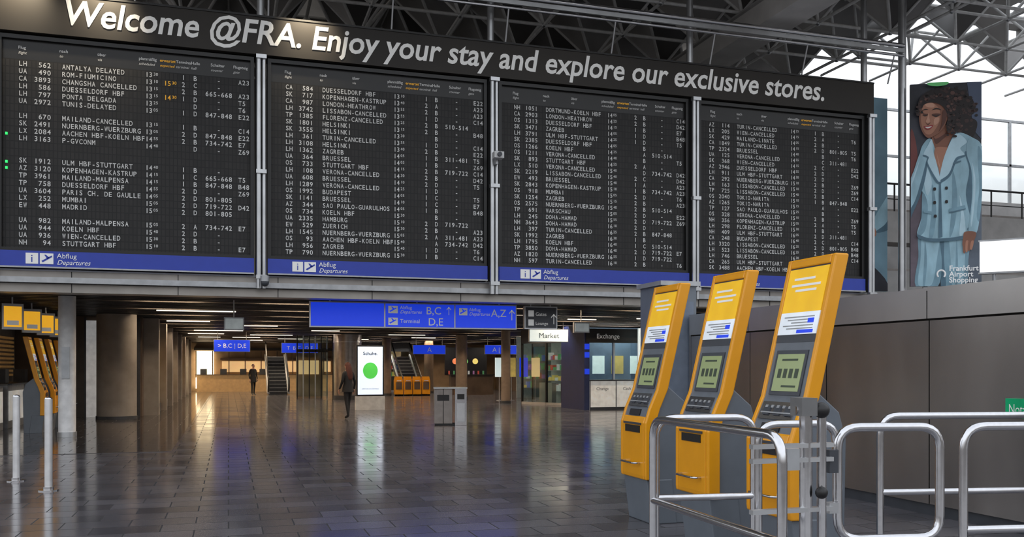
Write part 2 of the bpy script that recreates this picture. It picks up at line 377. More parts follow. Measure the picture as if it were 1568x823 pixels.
# ------------------------------------------------------------------ roof
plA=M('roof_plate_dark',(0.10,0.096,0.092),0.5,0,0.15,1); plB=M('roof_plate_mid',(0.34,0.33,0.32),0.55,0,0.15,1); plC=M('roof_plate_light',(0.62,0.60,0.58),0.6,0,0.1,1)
bar=M('roof_bar_white',(0.85,0.85,0.83),0.5,0.0)
deck=M('roof_deck',(0.34,0.32,0.30),0.7,0,0.3,0.6,emit=0.14)  # deck is no lamp; slight glow added to brighten it behind the plates
b=MB(); zt=12.6; za=10.9
def lattice(b,X0,X1,Y0,Y1,a,prob,r,zt,za):
    i=0; x=X0
    while x<X1:
        j=0; y=Y0
        while y<Y1:
            c=(x+a/2,y+a/2,za); P=[(x,y,zt),(x+a,y,zt),(x+a,y+a,zt),(x,y+a,zt)]
            for e in range(4):
                p=P[e]; q=P[(e+1)%4]
                if random.random()<prob:
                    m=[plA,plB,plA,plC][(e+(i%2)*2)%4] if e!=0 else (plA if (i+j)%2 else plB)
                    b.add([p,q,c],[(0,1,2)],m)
                b.cyl(p,c,r,bar,5,caps=False); b.cyl(p,q,r*1.1,bar,5,caps=False)
            b.cyl(c,(c[0]+a,c[1],za),r,bar,5,caps=False); b.cyl(c,(c[0],c[1]+a,za),r,bar,5,caps=False)
            b.ball(c,r*1.8,galv,8,5)
            y+=a; j+=1
        x+=a; i+=1
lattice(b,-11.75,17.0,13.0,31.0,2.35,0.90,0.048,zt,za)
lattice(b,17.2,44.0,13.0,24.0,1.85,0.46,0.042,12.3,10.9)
b.obj('roof_space_frame')
b=MB(); b.box(-12,17.2,13,33,13.6,13.8,deck)
for i in range(9): b.box(17.5+i*3,18.1+i*3,13,25.5,13.2,13.8,plB)
for j in range(7): b.box(17.3,44,13+j*2.0,13.5+j*2.0,13.4,13.7,plB)
b.obj('roof_deck')
b=MB(); gc=M('girder_concrete',(0.75,0.73,0.70),0.8,0,0.1,1.5); b.box(12.8,13.75,13.5,31,10.2,10.75,gc); b.box(12.7,13.85,13.5,31,10.75,10.80,conc_l); b.obj('roof_girder')
b=MB(); b.box(-12,17.2,32.5,33,3.5,13.6,conc_l); b.obj('wall_upper_back')
b=MB()
b.box(18.4,44,27,28,6.0,7.1,conc_l); b.box(18.4,44,27.6,30.5,7.1,7.3,conc); b.box(18.4,44,24,25,3.55,4.6,conc_l); b.box(18.4,44,25,32.4,4.6,4.8,conc); b.box(18.4,44,32.45,33,0,8.9,conc_l)
b.obj('gallery_parapet')
b=MB()
for i in range(18): b.cyl((18.5+i*1.45,27.3,7.12),(18.5+i*1.45,27.3,8.15),0.03,black,8)
b.cyl((18.4,27.3,8.15),(44,27.3,8.15),0.04,black,8); b.cyl((18.4,27.3,7.6),(44,27.3,7.6),0.02,black,8)
b.obj('gallery_railing')
b=MB()
for i in range(12): b.box(17.5+2.3*i,17.62+2.3*i,32.7,32.8,8.92,12.6,lgrey)
b.box(17.2,44,32.7,32.8,10.6,10.7,lgrey); b.box(17.2,44,32.7,32.8,12.6,12.7,lgrey); b.box(17.2,44,32.74,32.745,8.92,13,glass('window_glass',(0.97,0.99,0.99)))
b.obj('window_1')
b=MB(); b.X=Matrix.Translation((16.9,17.3,0))@Matrix.Rotation(math.radians(-48),4,'Z')
b.box(0,2.2,-0.06,0.06,3.78,4.50,M('lit_white',(0.9,0.9,0.9),0.5,emit=0.8)); b.box(-0.03,2.23,-0.05,0.09,3.74,3.78,lgrey); b.box(-0.03,2.23,-0.05,0.09,4.5,4.54,lgrey)
for q in (0.3,1.9): b.cyl((q,0.03,0.0),(q,0.03,3.74),0.04,lgrey,10)
b.obj('light_box_sign')

# ------------------------------------------------------------------ fashion poster
def smooth_poly(pts,n=5):
    out=[];N=len(pts)
    for i in range(N):
        p0,p1,p2,p3=[Vector(pts[(i+k-1)%N]) for k in range(4)]
        for t in [q/n for q in range(n)]:
            out.append(0.5*((2*p1)+(-p0+p2)*t+(2*p0-5*p1+4*p2-p3)*t*t+(-p0+3*p1-3*p2+p3)*t**3))
    return out
def poster_mb(ox,oy,ang,w,h,zb,u0,v0,us,vs_):
    b=MB(); b.X=Matrix.Translation((ox,oy,zb))@Matrix.Rotation(ang,4,'Z'); b.layer=0
    def put(pts,mat,sm=True):
        b.layer+=1
        q=[((p[0]-u0)*us,(v0-p[1])*vs_) for p in pts]
        if sm: q=[(p.x,p.y) for p in smooth_poly(q)]
        q=[(min(max(p[0],0.0),w),min(max(p[1],0.0),h)) for p in q]
        yy=-0.004-0.0012*b.layer
        b.add([(p[0],yy,p[1]) for p in q],[list(range(len(q)))],mat)
    b.put=put; return b
pe=0.12
def PM(n,c,v=0.10,sc=2,st=None): return M(n,c,0.6,0,v,sc,emit=pe,stretch=st)
suit=PM('print_light_blue',(0.26,0.42,0.50),0.22,1.8,(1.6,1.6,0.8)); suit_d=PM('print_blue_shade',(0.065,0.13,0.18),0.2,2); suit_m=PM('print_blue_mid',(0.155,0.275,0.345),0.2,2); suit_l=PM('print_blue_light',(0.38,0.54,0.62),0.12)
skin_p=PM('print_skin',(0.19,0.080,0.050)); skin_l=PM('print_skin_light',(0.33,0.155,0.10)); skin_h=PM('print_skin_high',(0.46,0.25,0.175)); skin_d=PM('print_skin_dark',(0.085,0.032,0.022))
hair_p=PM('print_hair',(0.010,0.006,0.006)); hair_q=PM('print_hair_brown',(0.035,0.017,0.015)); hair_r=PM('print_hair_light',(0.085,0.042,0.034))
bgd=PM('print_background',(0.028,0.030,0.040),0.5,1.2); bgl=PM('print_background_mauve',(0.10,0.08,0.10),0.4,1.5); lip=PM('print_lip',(0.26,0.035,0.04)); wh=PM('print_white',(0.85,0.85,0.85)); teeth=PM('print_teeth',(0.62,0.6,0.57))
ang=math.atan2(-0.73,1.57)
b=poster_mb(16.82,19.5,ang,1.73,5.22,3.64,1392,440,1.73/108,5.22/314)
put=b.put
b.box(0,1.73,0,0.08,0,5.22,bgd)
for q in (0.35,1.45): b.box(q,q+0.1,0.1,0.2,-3.64,5.0,galv)
put([(1392,440),(1392,230),(1402,240),(1410,300),(1414,440)],bgl,False)
put([(1476,440),(1476,300),(1500,260),(1500,440)],PM('print_background_grey',(0.08,0.10,0.13),0.4,1.5),False)
put([(1392,300),(1392,200),(1400,215),(1404,260),(1400,300)],PM('print_background_red',(0.14,0.04,0.035)))
put([(1478,126),(1500,126),(1500,215),(1488,200)],PM('print_background_blue',(0.06,0.08,0.13)),False)
put([(1410,350),(1404,395),(1400,440),(1434,440),(1441,402),(1446,440),(1476,440),(1480,400),(1478,350)],suit_m)
put([(1412,350),(1407,400),(1404,438),(1424,438),(1432,400),(1436,352)],suit)
put([(1452,352),(1453,400),(1455,438),(1470,438),(1475,395),(1474,352)],suit)
put([(1436,362),(1443,362),(1443,400),(1446,440),(1438,440),(1440,402)],suit_d)
put([(1414,370),(1417,400),(1414,438),(1411,438),(1413,400)],suit_m); put([(1462,365),(1464,400),(1463,438),(1460,438),(1461,400)],suit_m)
pts=[]
for q in range(36):
    t=2*math.pi*q/36; rr=1+0.07*math.sin(q*2.7)+0.05*math.sin(q*5.1)
    pts.append((1446+44*rr*math.cos(t),168+35*rr*math.sin(t)))
put(pts,hair_p)
put([(1470,180),(1492,186),(1490,205),(1478,222),(1462,216),(1456,200)],hair_p)
L0=b.layer
for q in range(170):
    t=random.uniform(-2.6,1.5); r=random.uniform(.5,1.10); cx=1447+43*r*math.cos(t); cy=171+36*r*math.sin(t)
    s=random.uniform(1.2,3.0); b.layer=L0+(q%4); put([(cx+s*math.cos(u*1.05)*1.2,cy+s*math.sin(u*1.05)) for u in range(6)],(hair_q,hair_p,hair_r if q%5==0 else hair_q,hair_p)[q%4])
b.layer=L0+5
put([(1428,196),(1424,212),(1428,236),(1437,254),(1448,232),(1460,208),(1450,192)],skin_p)
put([(1426,206),(1430,212),(1442,206),(1452,196),(1452,202),(1440,214),(1430,220)],skin_d)
put([(1424,213),(1411,220),(1405,240),(1405,275),(1412,305),(1408,335),(1402,360),(1420,366),(1450,366),(1480,362),(1486,345),(1480,310),(1486,280),(1500,270),(1500,226),(1486,212),(1464,204),(1449,224),(1437,254)],suit)
put([(1410,295),(1418,314),(1415,350),(1406,362),(1402,360),(1408,336)],suit_m)
put([(1425,282),(1431,320),(1427,360),(1420,364),(1424,322)],suit_m); put([(1456,262),(1463,300),(1459,345),(1451,364),(1455,310)],suit_m); put([(1466,300),(1473,330),(1475,360),(1466,362),(1468,330)],suit_l)
put([(1412,240),(1420,262),(1424,282),(1417,300),(1412,280),(1410,258)],suit_l)
put([(1474,234),(1481,262),(1476,300),(1484,342),(1478,352),(1482,357),(1491,352),(1488,300),(1489,262),(1484,240)],suit_d)
put([(1480,214),(1492,216),(1500,232),(1500,290),(1497,330),(1492,358),(1480,360),(1482,335),(1485,300),(1484,262),(1477,236)],suit)
put([(1494,226),(1500,240),(1500,300),(1496,340),(1492,330),(1496,290),(1494,255)],suit_m); put([(1485,250),(1490,275),(1489,310),(1485,345),(1483,345),(1486,305),(1487,275)],suit_l)
# arm reaching out to the left, leaving the sheet
put([(1413,221),(1404,238),(1396,262),(1385,290),(1385,340),(1396,322),(1407,296),(1414,268),(1417,240)],suit)
put([(1417,242),(1415,268),(1407,298),(1396,324),(1385,345),(1385,330),(1398,308),(1408,275)],suit_d); put([(1405,245),(1398,270),(1388,296),(1385,300),(1385,292),(1396,268)],suit_l)
put([(1430,226),(1428,240),(1434,258),(1437,272),(1444,254),(1452,230),(1446,226)],skin_l)
put([(1431,232),(1434,250),(1438,262),(1434,246)],skin_h)
put([(1464,207),(1456,222),(1446,248),(1438,282),(1434,276),(1442,244),(1452,216),(1460,204)],suit_d)
put([(1462,205),(1452,218),(1441,246),(1436,276),(1450,266),(1460,243),(1473,238),(1467,228),(1477,218)],suit_l)
put([(1450,266.5),(1460,244),(1473,239),(1474,241),(1462,247),(1452,270),(1437,281),(1436,277)],suit_d)
put([(1424,213),(1418,222),(1411,236),(1419,240),(1418,250),(1432,276),(1437,278),(1431,250),(1426,232)],suit_l)
put([(1411,236.5),(1419,240.5),(1418,250.5),(1432,277),(1437,281),(1430,279),(1416,252),(1417,242),(1411,239)],suit_d)
put([(1435,279),(1437.5,279),(1440,364),(1434,366)],suit_d,False)
for (x,y) in ((1428,290),(1446,289),(1428,311),(1446,310),(1429,332)): put([(x-1.8,y-2),(x+1.8,y-2),(x+1.8,y+2),(x-1.8,y+2)],hair_p)
put([(1450,321),(1474,316),(1475,321),(1450,326)],suit_m,False); put([(1450,326),(1475,321),(1475,322.5),(1450,328)],suit_d,False); put([(1411,322),(1424,325),(1424,329),(1411,326)],suit_m,False)
put([(1456,250),(1468,247),(1468,249),(1456,252.5)],suit_d,False)
put([(1402,360),(1420,366),(1450,366),(1480,362),(1478,367),(1450,371),(1420,371),(1404,366)],suit_d)
put([(1474,357),(1490,358),(1488,370),(1482,380),(1475,384),(1470,378),(1471,366)],skin_p)
for i in range(4): put([(1471+i*4,372),(1475+i*4,372),(1474+i*3.4,389-i*1.6),(1471+i*3.4,388-i*1.6)],skin_l if i%2 else skin_p)
put([(1409,158),(1405,170),(1404,181),(1406,194),(1411,205),(1418,211),(1427,208),(1438,200),(1446,186),(1448,168),(1440,154),(1424,149)],skin_p)
put([(1411,160),(1407,176),(1408,192),(1414,204),(1422,205),(1430,196),(1436,182),(1434,166),(1422,156)],skin_l)
put([(1413,158),(1420,156),(1427,159),(1426,164),(1416,163)],skin_h); put([(1427,182),(1434,180),(1433,188),(1427,191)],skin_h)
put([(1408.5,172),(1413,177.5),(1418,174.5),(1413,173.5)],skin_d); put([(1423,175),(1430,178.7),(1437,175),(1430,173.5)],skin_d)
put([(1408.5,175),(1413,177.6),(1418,175.5),(1413,176)],hair_p); put([(1423,176),(1430,179),(1437,175.5),(1430,177)],hair_p)
put([(1407.5,169),(1413,166),(1418,167.5),(1413,167.8)],hair_p); put([(1423,168.5),(1430,165),(1438,168.5),(1430,167.2)],hair_p)
put([(1418.5,172),(1416,180),(1414,186),(1417,188),(1420,186),(1419.5,180)],skin_h); put([(1413.5,187),(1417,189.5),(1421.5,187),(1417.5,191)],skin_d)
put([(1411,193),(1416,192.5),(1425,191.5),(1422,196.8),(1417,198.5),(1413,196.5)],lip); put([(1413,194.2),(1417,194.0),(1423,193.3),(1420,195.6),(1416,196.3)],teeth)
put([(1440,170),(1446,172),(1444,186),(1438,196),(1434,202),(1438,190)],skin_d)
L0=b.layer
put([(1403,172),(1402,158),(1408,145),(1424,137),(1442,141),(1456,158),(1458,186),(1450,204),(1445,196),(1447,178),(1440,164),(1430,158),(1418,157),(1410,161)],hair_p)
for q in range(120):
    if q<80: t=math.pi*(0.98+q/80*1.1); cx=1430+25*math.cos(t)+random.uniform(-5,4); cy=172+25*math.sin(t)+random.uniform(-7,3)
    else: cx=1451+random.uniform(-4,9); cy=168+random.uniform(-10,42)
    s=random.uniform(1.3,2.6); b.layer=L0+2+(q%4); put([(cx+s*1.2*math.cos(u*1.05),cy+s*math.sin(u*1.05)) for u in range(6)],(hair_p,hair_q,hair_p,hair_r if q%3==0 else hair_q)[q%4])
b.layer=L0+7
put([(1418,126),(1446,126),(1446,130),(1432,132),(1418,130)],PM('print_green',(0.15,0.6,0.2)))
yl=-0.006-0.0012*(b.layer+2)
for (t,y) in (('Frankfurt',417),('Airport',426),('Shopping',435)): b.text(t,wh,(1449-1392)*1.73/108,yl,(440-y)*5.22/314,0.19,bold=.003)
b.tube([((1437+6*math.cos(u)-1392)*1.73/108,yl,(440-422+6*math.sin(u))*5.22/314) for u in [0.1*q-0.8 for q in range(0,48)]],0.022,wh,6)
b.obj('fashion_poster')
b=poster_mb(15.97,20.55,0,1.00,5.2,3.6,1325,445,1.06/58,5.2/312)
pb=PM('print_teal_blue',(0.15,0.26,0.33),.25,1)
b.box(0,1.0,0,0.08,0,5.2,pb); b.box(0.5,0.6,.08,.16,0,5.0,galv)
b.put([(1325,445),(1325,133),(1340,133),(1346,445)],PM('print_pale_blue',(0.26,0.38,0.44),.2,1),False)
b.put([(1325,230),(1348,235),(1352,260),(1325,268)],PM('print_blue_haze',(0.19,0.32,0.40)),True)
b.put([(1385,288),(1370,305),(1356,328),(1350,343),(1358,352),(1372,347),(1385,338)],suit)
b.put([(1385,325),(1374,338),(1360,348),(1356,352),(1372,349),(1385,342)],suit_d)
b.put([(1354,340),(1342,350),(1336,362),(1338,376),(1344,378),(1348,366),(1360,354)],skin_l)
for i in range(3): b.put([(1336+i*4,366),(1340+i*4,366),(1339+i*3,382),(1336+i*3,382)],skin_p)
b.put([(1325,445),(1325,395),(1360,410),(1385,445)],bgd)
b.obj('advertising_poster')

# ------------------------------------------------------------------ overhead signs
def plane_icon(b,x,z,s,y,mat):
    b.add([(x,y,z+0.2*s),(x+0.9*s,y,z+0.65*s),(x+s,y,z+0.55*s),(x+0.15*s,y,z+0.05*s)],[(0,3,2,1)],mat)
    b.add([(x+0.25*s,y,z+0.8*s),(x+0.4*s,y,z+0.8*s),(x+0.75*s,y,z+0.5*s),(x+0.5*s,y,z+0.42*s)],[(0,3,2,1)],mat)
def arrow(b,x,z,s,y,mat):
    b.add([(x-0.04*s,y,z),(x+0.04*s,y,z),(x+0.04*s,y,z+s),(x-0.04*s,y,z+s)],[(0,1,2,3)],mat)
    for d in(-1,1): b.add([(x,y,z+s),(x,y,z+0.86*s),(x+d*0.28*s,y,z+0.58*s),(x+d*0.28*s,y,z+0.72*s)],[(0,1,2,3) if d<0 else (0,3,2,1)],mat)
b=MB(); b.box(1.74,6.63,21.0,21.15,2.46,3.05,galv)
for (p,q) in ((1.77,3.42),(3.46,5.08),(5.12,6.60)): b.box(p,q,20.98,21.0,2.49,3.02,blue_s)
y=20.972
b.box(3.52,3.74,20.975,20.98,2.80,2.97,txt_w); plane_icon(b,3.54,2.82,.17,y,blue_s); b.text('Abflug',txt_w,3.79,y,2.90,0.11); b.text('Departures',txt_w,3.79,y,2.80,0.11,shear=.3); b.text('B,C',txt_w,4.40,y,2.79,0.25); arrow(b,4.95,2.78,.19,y,txt_w)
b.box(3.52,3.74,20.975,20.98,2.53,2.70,txt_w); plane_icon(b,3.54,2.55,.17,y,blue_s); b.text('Terminal',txt_w,3.79,y,2.58,0.13); b.text('D,E',txt_w,4.45,y,2.53,0.25)
b.box(5.20,5.40,20.975,20.98,2.78,2.95,txt_w); plane_icon(b,5.21,2.80,.17,y,blue_s); b.text('Abflug',txt_w,5.44,y,2.88,0.11); b.text('Departures',txt_w,5.44,y,2.78,0.11,shear=.3); b.text('A,Z',txt_w,5.98,y,2.76,0.25); arrow(b,6.50,2.68,.25,y,txt_w)
for x in (2.2,4.2,6.2): b.cyl((x,21.04,3.05),(x,21.04,3.3),0.02,galv,8)
b.obj('wayfinding_sign')
b=MB(); b.box(6.83,7.67,21.0,21.12,2.48,3.03,galv); b.box(6.86,7.64,20.98,21.0,2.51,3.0,dgrey)
b.box(6.92,7.06,20.975,20.98,2.78,2.93,txt_w); b.text('Gates',txt_w,7.1,20.972,2.80,0.12); b.box(6.92,7.06,20.975,20.98,2.56,2.71,txt_w); b.text('Lounge',txt_w,7.1,20.972,2.58,0.11); arrow(b,7.57,2.6,.25,20.972,txt_w)
for x in (7.0,7.5): b.cyl((x,21.04,3.03),(x,21.04,3.3),0.015,galv,8)
b.obj('wayfinding_sign')
def small_sign(x0,x1,y,z0,z1,mat,t,tm,size,name='hanging_sign'):
    b=MB(); b.box(x0,x1,y,y+0.12,z0,z1,mat); b.box(x0-.02,x1+.02,y+.01,y+.11,z0-.02,z1+.02,galv)
    b.text(t,tm,(x0+x1)/2,y-0.006,(z0+z1)/2-size*.33,size,align='CENTER')
    for x in (x0+.15,x1-.15): b.cyl((x,y+.06,z1),(x,y+.06,3.12),0.015,galv,8)
    b.obj(name)
small_sign(-0.6,0.9,42,2.25,2.75,blue_s,'> B,C | D,E',txt_w,0.26)
small_sign(2.6,4.4,48,2.3,2.78,blue_s,'T  B C | D E',txt_w,0.26)
small_sign(9.2,10.9,47,2.25,2.7,blue_s,'A',txt_w,0.34)
small_sign(12.8,14.6,46,2.25,2.7,blue_s,'A | Z >',txt_w,0.34)
small_sign(14.1,15.2,38.5,2.15,2.6,blue_s,'Z',txt_w,0.34)
litw=M('lit_white_face',(0.7,0.75,0.75),0.5,emit=0.6,ecol=(0.75,0.9,0.9))
b=MB(); b.box(-0.1,0.35,22.3,22.4,2.42,2.72,lgrey); b.cyl((0.12,22.35,2.72),(0.12,22.35,3.12),0.015,galv,8); b.box(-0.07,0.32,22.28,22.3,2.45,2.69,M('pale_display',(0.5,0.55,0.55),.5,emit=.25)); b.obj('hanging_display')
b=MB(); b.box(9.0,9.45,23.3,23.4,2.5,2.78,lgrey); b.cyl((9.22,23.35,2.78),(9.22,23.35,3.12),0.015,galv,8); b.box(9.03,9.42,23.28,23.3,2.53,2.75,M('pale_display',(0.5,0.55,0.55),.5,emit=.25)); b.obj('hanging_display')

# ------------------------------------------------------------------ interior columns
b=MB(); b.cyl((-3.42,22.3,0.007),(-3.42,22.3,3.13),0.18,M('column_paint',(0.75,0.74,0.73),.5),24); b.cyl((-3.42,22.3,0.007),(-3.42,22.3,0.12),0.20,galv,24); b.box(-3.50,-3.34,22.10,22.13,1.3,2.0,lgrey); b.obj('round_column')
b=MB(); b.cyl((-3.2,29.7,0.007),(-3.2,29.7,3.13),0.56,conc,32); b.cyl((-3.2,29.7,0.007),(-3.2,29.7,0.1),0.58,dgrey,32); b.obj('round_column')
b=MB(); b.cyl((5.5,44.6,0),(5.5,44.6,3.13),0.67,M('column_steel',(0.40,0.37,0.35),0.3,0.8),32); b.cyl((5.5,44.6,2.75),(5.5,44.6,2.8),0.69,galv,32); b.cyl((5.5,44.6,0),(5.5,44.6,.2),0.69,dgrey,32); b.obj('round_column')
for (x,y,r) in ((11.5,54,.28),(10.9,43.5,.28),(11.35,37.5,.2),(8.3,50.0,.25)):
    b=MB(); b.cyl((x,y,0),(x,y,3.13),r,M('column_brown',(0.24,0.18,0.135),0.4),24); b.cyl((x,y,0),(x,y,.12),r+.02,dgrey,24); b.obj('round_column')
b=MB(); b.box(-4.2,-3.0,30.88,30.96,0.007,3.0,M('lit_wall_panel',(0.6,0.6,0.6),0.5,emit=0.3)); b.box(-4.25,-4.2,30.86,30.97,0.007,3.1,dgrey); b.box(-3.0,-2.65,30.86,30.97,0.007,3.1,dgrey); b.obj('wall_panel')

gl=glass('clear_glass')
b=MB()
for i in range(7): 
    x=3.2+i*0.3; b.box(x,x+0.05,46.0+i*0.1,46.1+i*0.1,0,3.12,galv if i%2 else black)
b.box(3.2,4.75,46.4,46.42,0.1,3.1,gl); b.box(3.2,4.75,46.3,46.5,2.3,2.45,black); b.box(3.3,4.6,47.5,47.8,0,2.1,tan); b.box(3.4,4.4,47.4,47.5,1.2,1.9,gold)
b.obj('glass_partition')

def escalator(x,y,w,name='escalator'):
    b=MB(); n=11
    for i in range(n): b.box(x,x+w,y+i*0.34,y+i*0.34+0.36,max(0,i*0.2-0.5),0.2+i*0.2,dgrey); b.box(x,x+w,y+i*0.34-0.01,y+i*0.34,i*0.2+0.16,0.2+i*0.2,lgrey)
    for s in (x-0.06,x+w+0.06):
        b.add([(s,y-0.5,0.1),(s,y-0.5,0.95),(s,y+0.1,0.98),(s,y+n*0.34,n*0.2+.85),(s,y+n*0.34,n*0.2)],[(0,1,2,3,4)],glass('balustrade_glass',(0.6,0.7,0.7)))
        b.tube([(s,y-0.3,0.15),(s,y-0.6,0.4),(s,y-0.5,0.98),(s,y+0.1,1.0),(s,y+n*0.34,n*0.2+0.85)],0.05,black,8,0.2)
        b.tube([(s,y-0.4,0.1),(s,y+0.1,0.15),(s,y+n*0.34,n*0.2+0.1)],0.07,galv,8)
    b.obj(name)
escalator(2.2,53.5,1.0); escalator(9.6,52.0,1.0)

b=MB(); X0,X1,Y0=4.40,5.46,33.3
b.box(X0,X1,Y0,Y0+0.22,0.0,0.50,white_p); b.box(X0+0.03,X1-0.03,Y0+0.02,Y0+0.2,0.5,2.36,black)
b.box(X0+0.08,X1-0.08,Y0+0.005,Y0+0.02,0.56,2.30,M('screen_white',(0.6,0.63,0.7),0.4,emit=0.95,ecol=(0.76,0.85,1.0)))
g=[(4.93+0.27*math.cos(t*math.pi/16),Y0-0.002,1.43+0.30*math.sin(t*math.pi/16)) for t in range(32)]
b.add(g,[list(range(32))],M('screen_green',(0.1,0.7,0.1),0.4,emit=0.5,ecol=(0.12,0.75,0.10)))
b.text('Schuhe.',black,4.93,Y0-0.002,2.0,0.17,align='CENTER',bold=.003); b.text('Jetzt neu im Terminal',dgrey,4.93,Y0-.002,0.75,0.07,align='CENTER')
b.obj('digital_advertising_totem',bevel=0.01)

for i in range(4):
    x=8.62+i*0.5; b=MB(); b.box(x,x+0.44,49.2,49.6,0,0.85,yellow); b.prism([(x,0.85),(x+.44,.85),(x+.40,1.05),(x+.04,1.05)],49.25,49.55,yellow)
    b.box(x+.06,x+.38,49.18,49.2,0.35,0.75,brown); b.box(x+.1,x+.34,49.17,49.19,.8,.84,white_p); b.box(x-.01,x+.45,49.2,49.6,0,.08,dgrey); b.obj('ticket_machine')
b=MB(); b.X=Matrix.Translation((5.75,23.9,0))@Matrix.Rotation(math.radians(-12),4,'Z')
b.box(0.05,0.36,-0.28,0.28,0.0,1.0,chrome); b.box(-0.5,-0.02,-0.2,0.34,0.05,0.98,M('bin_steel_dark',(0.30,0.27,0.25),0.3,0.9)); b.box(-0.52,0.38,-0.30,0.36,0.98,1.02,galv)
b.box(0.11,0.30,-0.295,-0.28,0.70,0.84,black); b.box(-0.42,-0.10,-0.21,-0.2,0.66,0.82,black); b.box(0.10,0.31,-0.29,-0.28,0.1,0.6,galv); b.box(-0.27,-0.25,-0.215,-0.2,.05,.98,black)
b.box(-0.48,0.34,-0.18,0.3,0,0.05,black)
b.obj('waste_bin_station',bevel=0.008)

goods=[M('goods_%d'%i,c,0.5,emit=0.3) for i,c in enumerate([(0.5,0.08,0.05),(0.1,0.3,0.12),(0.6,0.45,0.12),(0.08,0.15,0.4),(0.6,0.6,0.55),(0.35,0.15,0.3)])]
shlamp=M('shop_lamp',(1,1,1),.5,emit=11,ecol=(1,.9,.75))
def shop(x0,y0,x1,y1,name,depth=3.0,backm=None,sign=None):
    d=Vector((x1-x0,y1-y0,0)); L=d.length; an=math.atan2(d.y,d.x)
    b=MB(); b.X=Matrix.Translation((x0,y0,0))@Matrix.Rotation(an,4,'Z')
    n=max(2,int(L/1.1))
    for i in range(n+1): b.box(i*L/n-0.03,i*L/n+0.03,-0.05,0.05,0,3.1,black)
    b.box(0,L,-0.01,0.01,0.1,2.6,gl); b.box(0,L,-0.06,0.08,2.55,3.12,dgrey); b.box(0,L,-0.05,0.05,0,0.1,galv)
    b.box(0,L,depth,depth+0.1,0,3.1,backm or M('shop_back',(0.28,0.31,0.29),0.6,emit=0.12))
    for zz in (0.5,0.95,1.4,1.85):
        b.box(0.2,L-0.2,depth-0.5,depth-0.02,zz,zz+0.03,lgrey)
        x=0.25
        while x<L-0.4:
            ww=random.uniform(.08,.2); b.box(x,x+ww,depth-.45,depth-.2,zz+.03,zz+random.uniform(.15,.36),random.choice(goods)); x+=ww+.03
    b.box(0.4,L*0.4,depth*.35,depth*.5,0,0.9,galv); b.box(L*.55,L*.9,depth*.4,depth*.55,0,0.95,brown)
    for i in range(3): b.box(L*(i+.3)/3,L*(i+.7)/3,depth*.4,depth*.4+.12,3.02,3.07,shlamp)
    if sign: b.text(sign,txt_w,L*.5,-0.07,2.72,0.26,align='CENTER')
    b.obj(name)
shop(11.9,36.9,13.2,34.4,'shop_front',1.8)
shop(14.0,41.8,17.9,41.8,'shop_front',2.5,None,'Duty Free')
shop(6.9,57.5,11.0,57.5,'shop_front',3.0,tan)
b=MB(); b.box(11.95,14.4,50,50.6,0,1.1,brown); b.box(11.85,14.5,49.9,50.7,1.1,1.15,black); b.box(11.9,14.4,51.4,51.5,1.1,2.7,black)
for i in range(8): b.cyl((12.1+i*.29,51.2,1.15),(12.1+i*.29,51.2,1.35),.05,goods[i%6],8)
for i,c in enumerate([(0.9,0.25,0.1),(0.3,0.8,0.2),(0.9,0.7,0.2)]): 
    cx=12.5+i*.6; b.add([(cx+.17*math.cos(t*.5236),51.38,1.9+.17*math.sin(t*.5236)) for t in range(12)],[list(range(12))],M('cafe_disc_%d'%i,c,.5,emit=.5))
b.obj('cafe_counter')
small_sign(9.95,11.35,30.0,2.45,2.86,litw,'Market',dgrey,0.26,'shop_sign')
b=MB()
for k in range(4): b.box(11.9+k*.6,12.3+k*.6,41.0,41.06,1.1,2.0,[litw,goods[2],blue_s,gold][k]); b.cyl((12.1+k*.6,41.03,0),(12.1+k*.6,41.03,1.1),.02,galv,8); b.cyl((12.1+k*.6,41.03,0),(12.1+k*.6,41.03,.02),.15,galv,12)
b.obj('poster_stands')
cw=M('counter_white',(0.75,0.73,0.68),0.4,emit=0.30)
b=MB(); Y=30.8
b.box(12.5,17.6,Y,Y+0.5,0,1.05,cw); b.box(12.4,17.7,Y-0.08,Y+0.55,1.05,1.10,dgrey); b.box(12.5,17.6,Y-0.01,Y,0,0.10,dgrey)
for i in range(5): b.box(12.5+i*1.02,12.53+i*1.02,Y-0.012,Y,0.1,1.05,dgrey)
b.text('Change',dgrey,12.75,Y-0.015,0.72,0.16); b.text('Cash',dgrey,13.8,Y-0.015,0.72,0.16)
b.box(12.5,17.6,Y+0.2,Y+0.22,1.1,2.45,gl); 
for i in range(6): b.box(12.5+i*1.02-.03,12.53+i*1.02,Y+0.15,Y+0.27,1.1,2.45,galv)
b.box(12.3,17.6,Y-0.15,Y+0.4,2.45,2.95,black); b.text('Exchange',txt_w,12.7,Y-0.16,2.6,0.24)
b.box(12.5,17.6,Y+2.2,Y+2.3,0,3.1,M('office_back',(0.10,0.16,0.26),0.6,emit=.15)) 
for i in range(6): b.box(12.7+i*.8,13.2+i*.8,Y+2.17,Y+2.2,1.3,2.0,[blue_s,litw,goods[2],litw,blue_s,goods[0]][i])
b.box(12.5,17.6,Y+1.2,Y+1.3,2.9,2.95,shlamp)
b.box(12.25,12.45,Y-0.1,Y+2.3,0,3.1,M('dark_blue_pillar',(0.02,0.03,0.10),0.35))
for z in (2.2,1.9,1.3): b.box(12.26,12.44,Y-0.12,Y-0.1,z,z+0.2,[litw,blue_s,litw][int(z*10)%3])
b.obj('currency_exchange_counter')
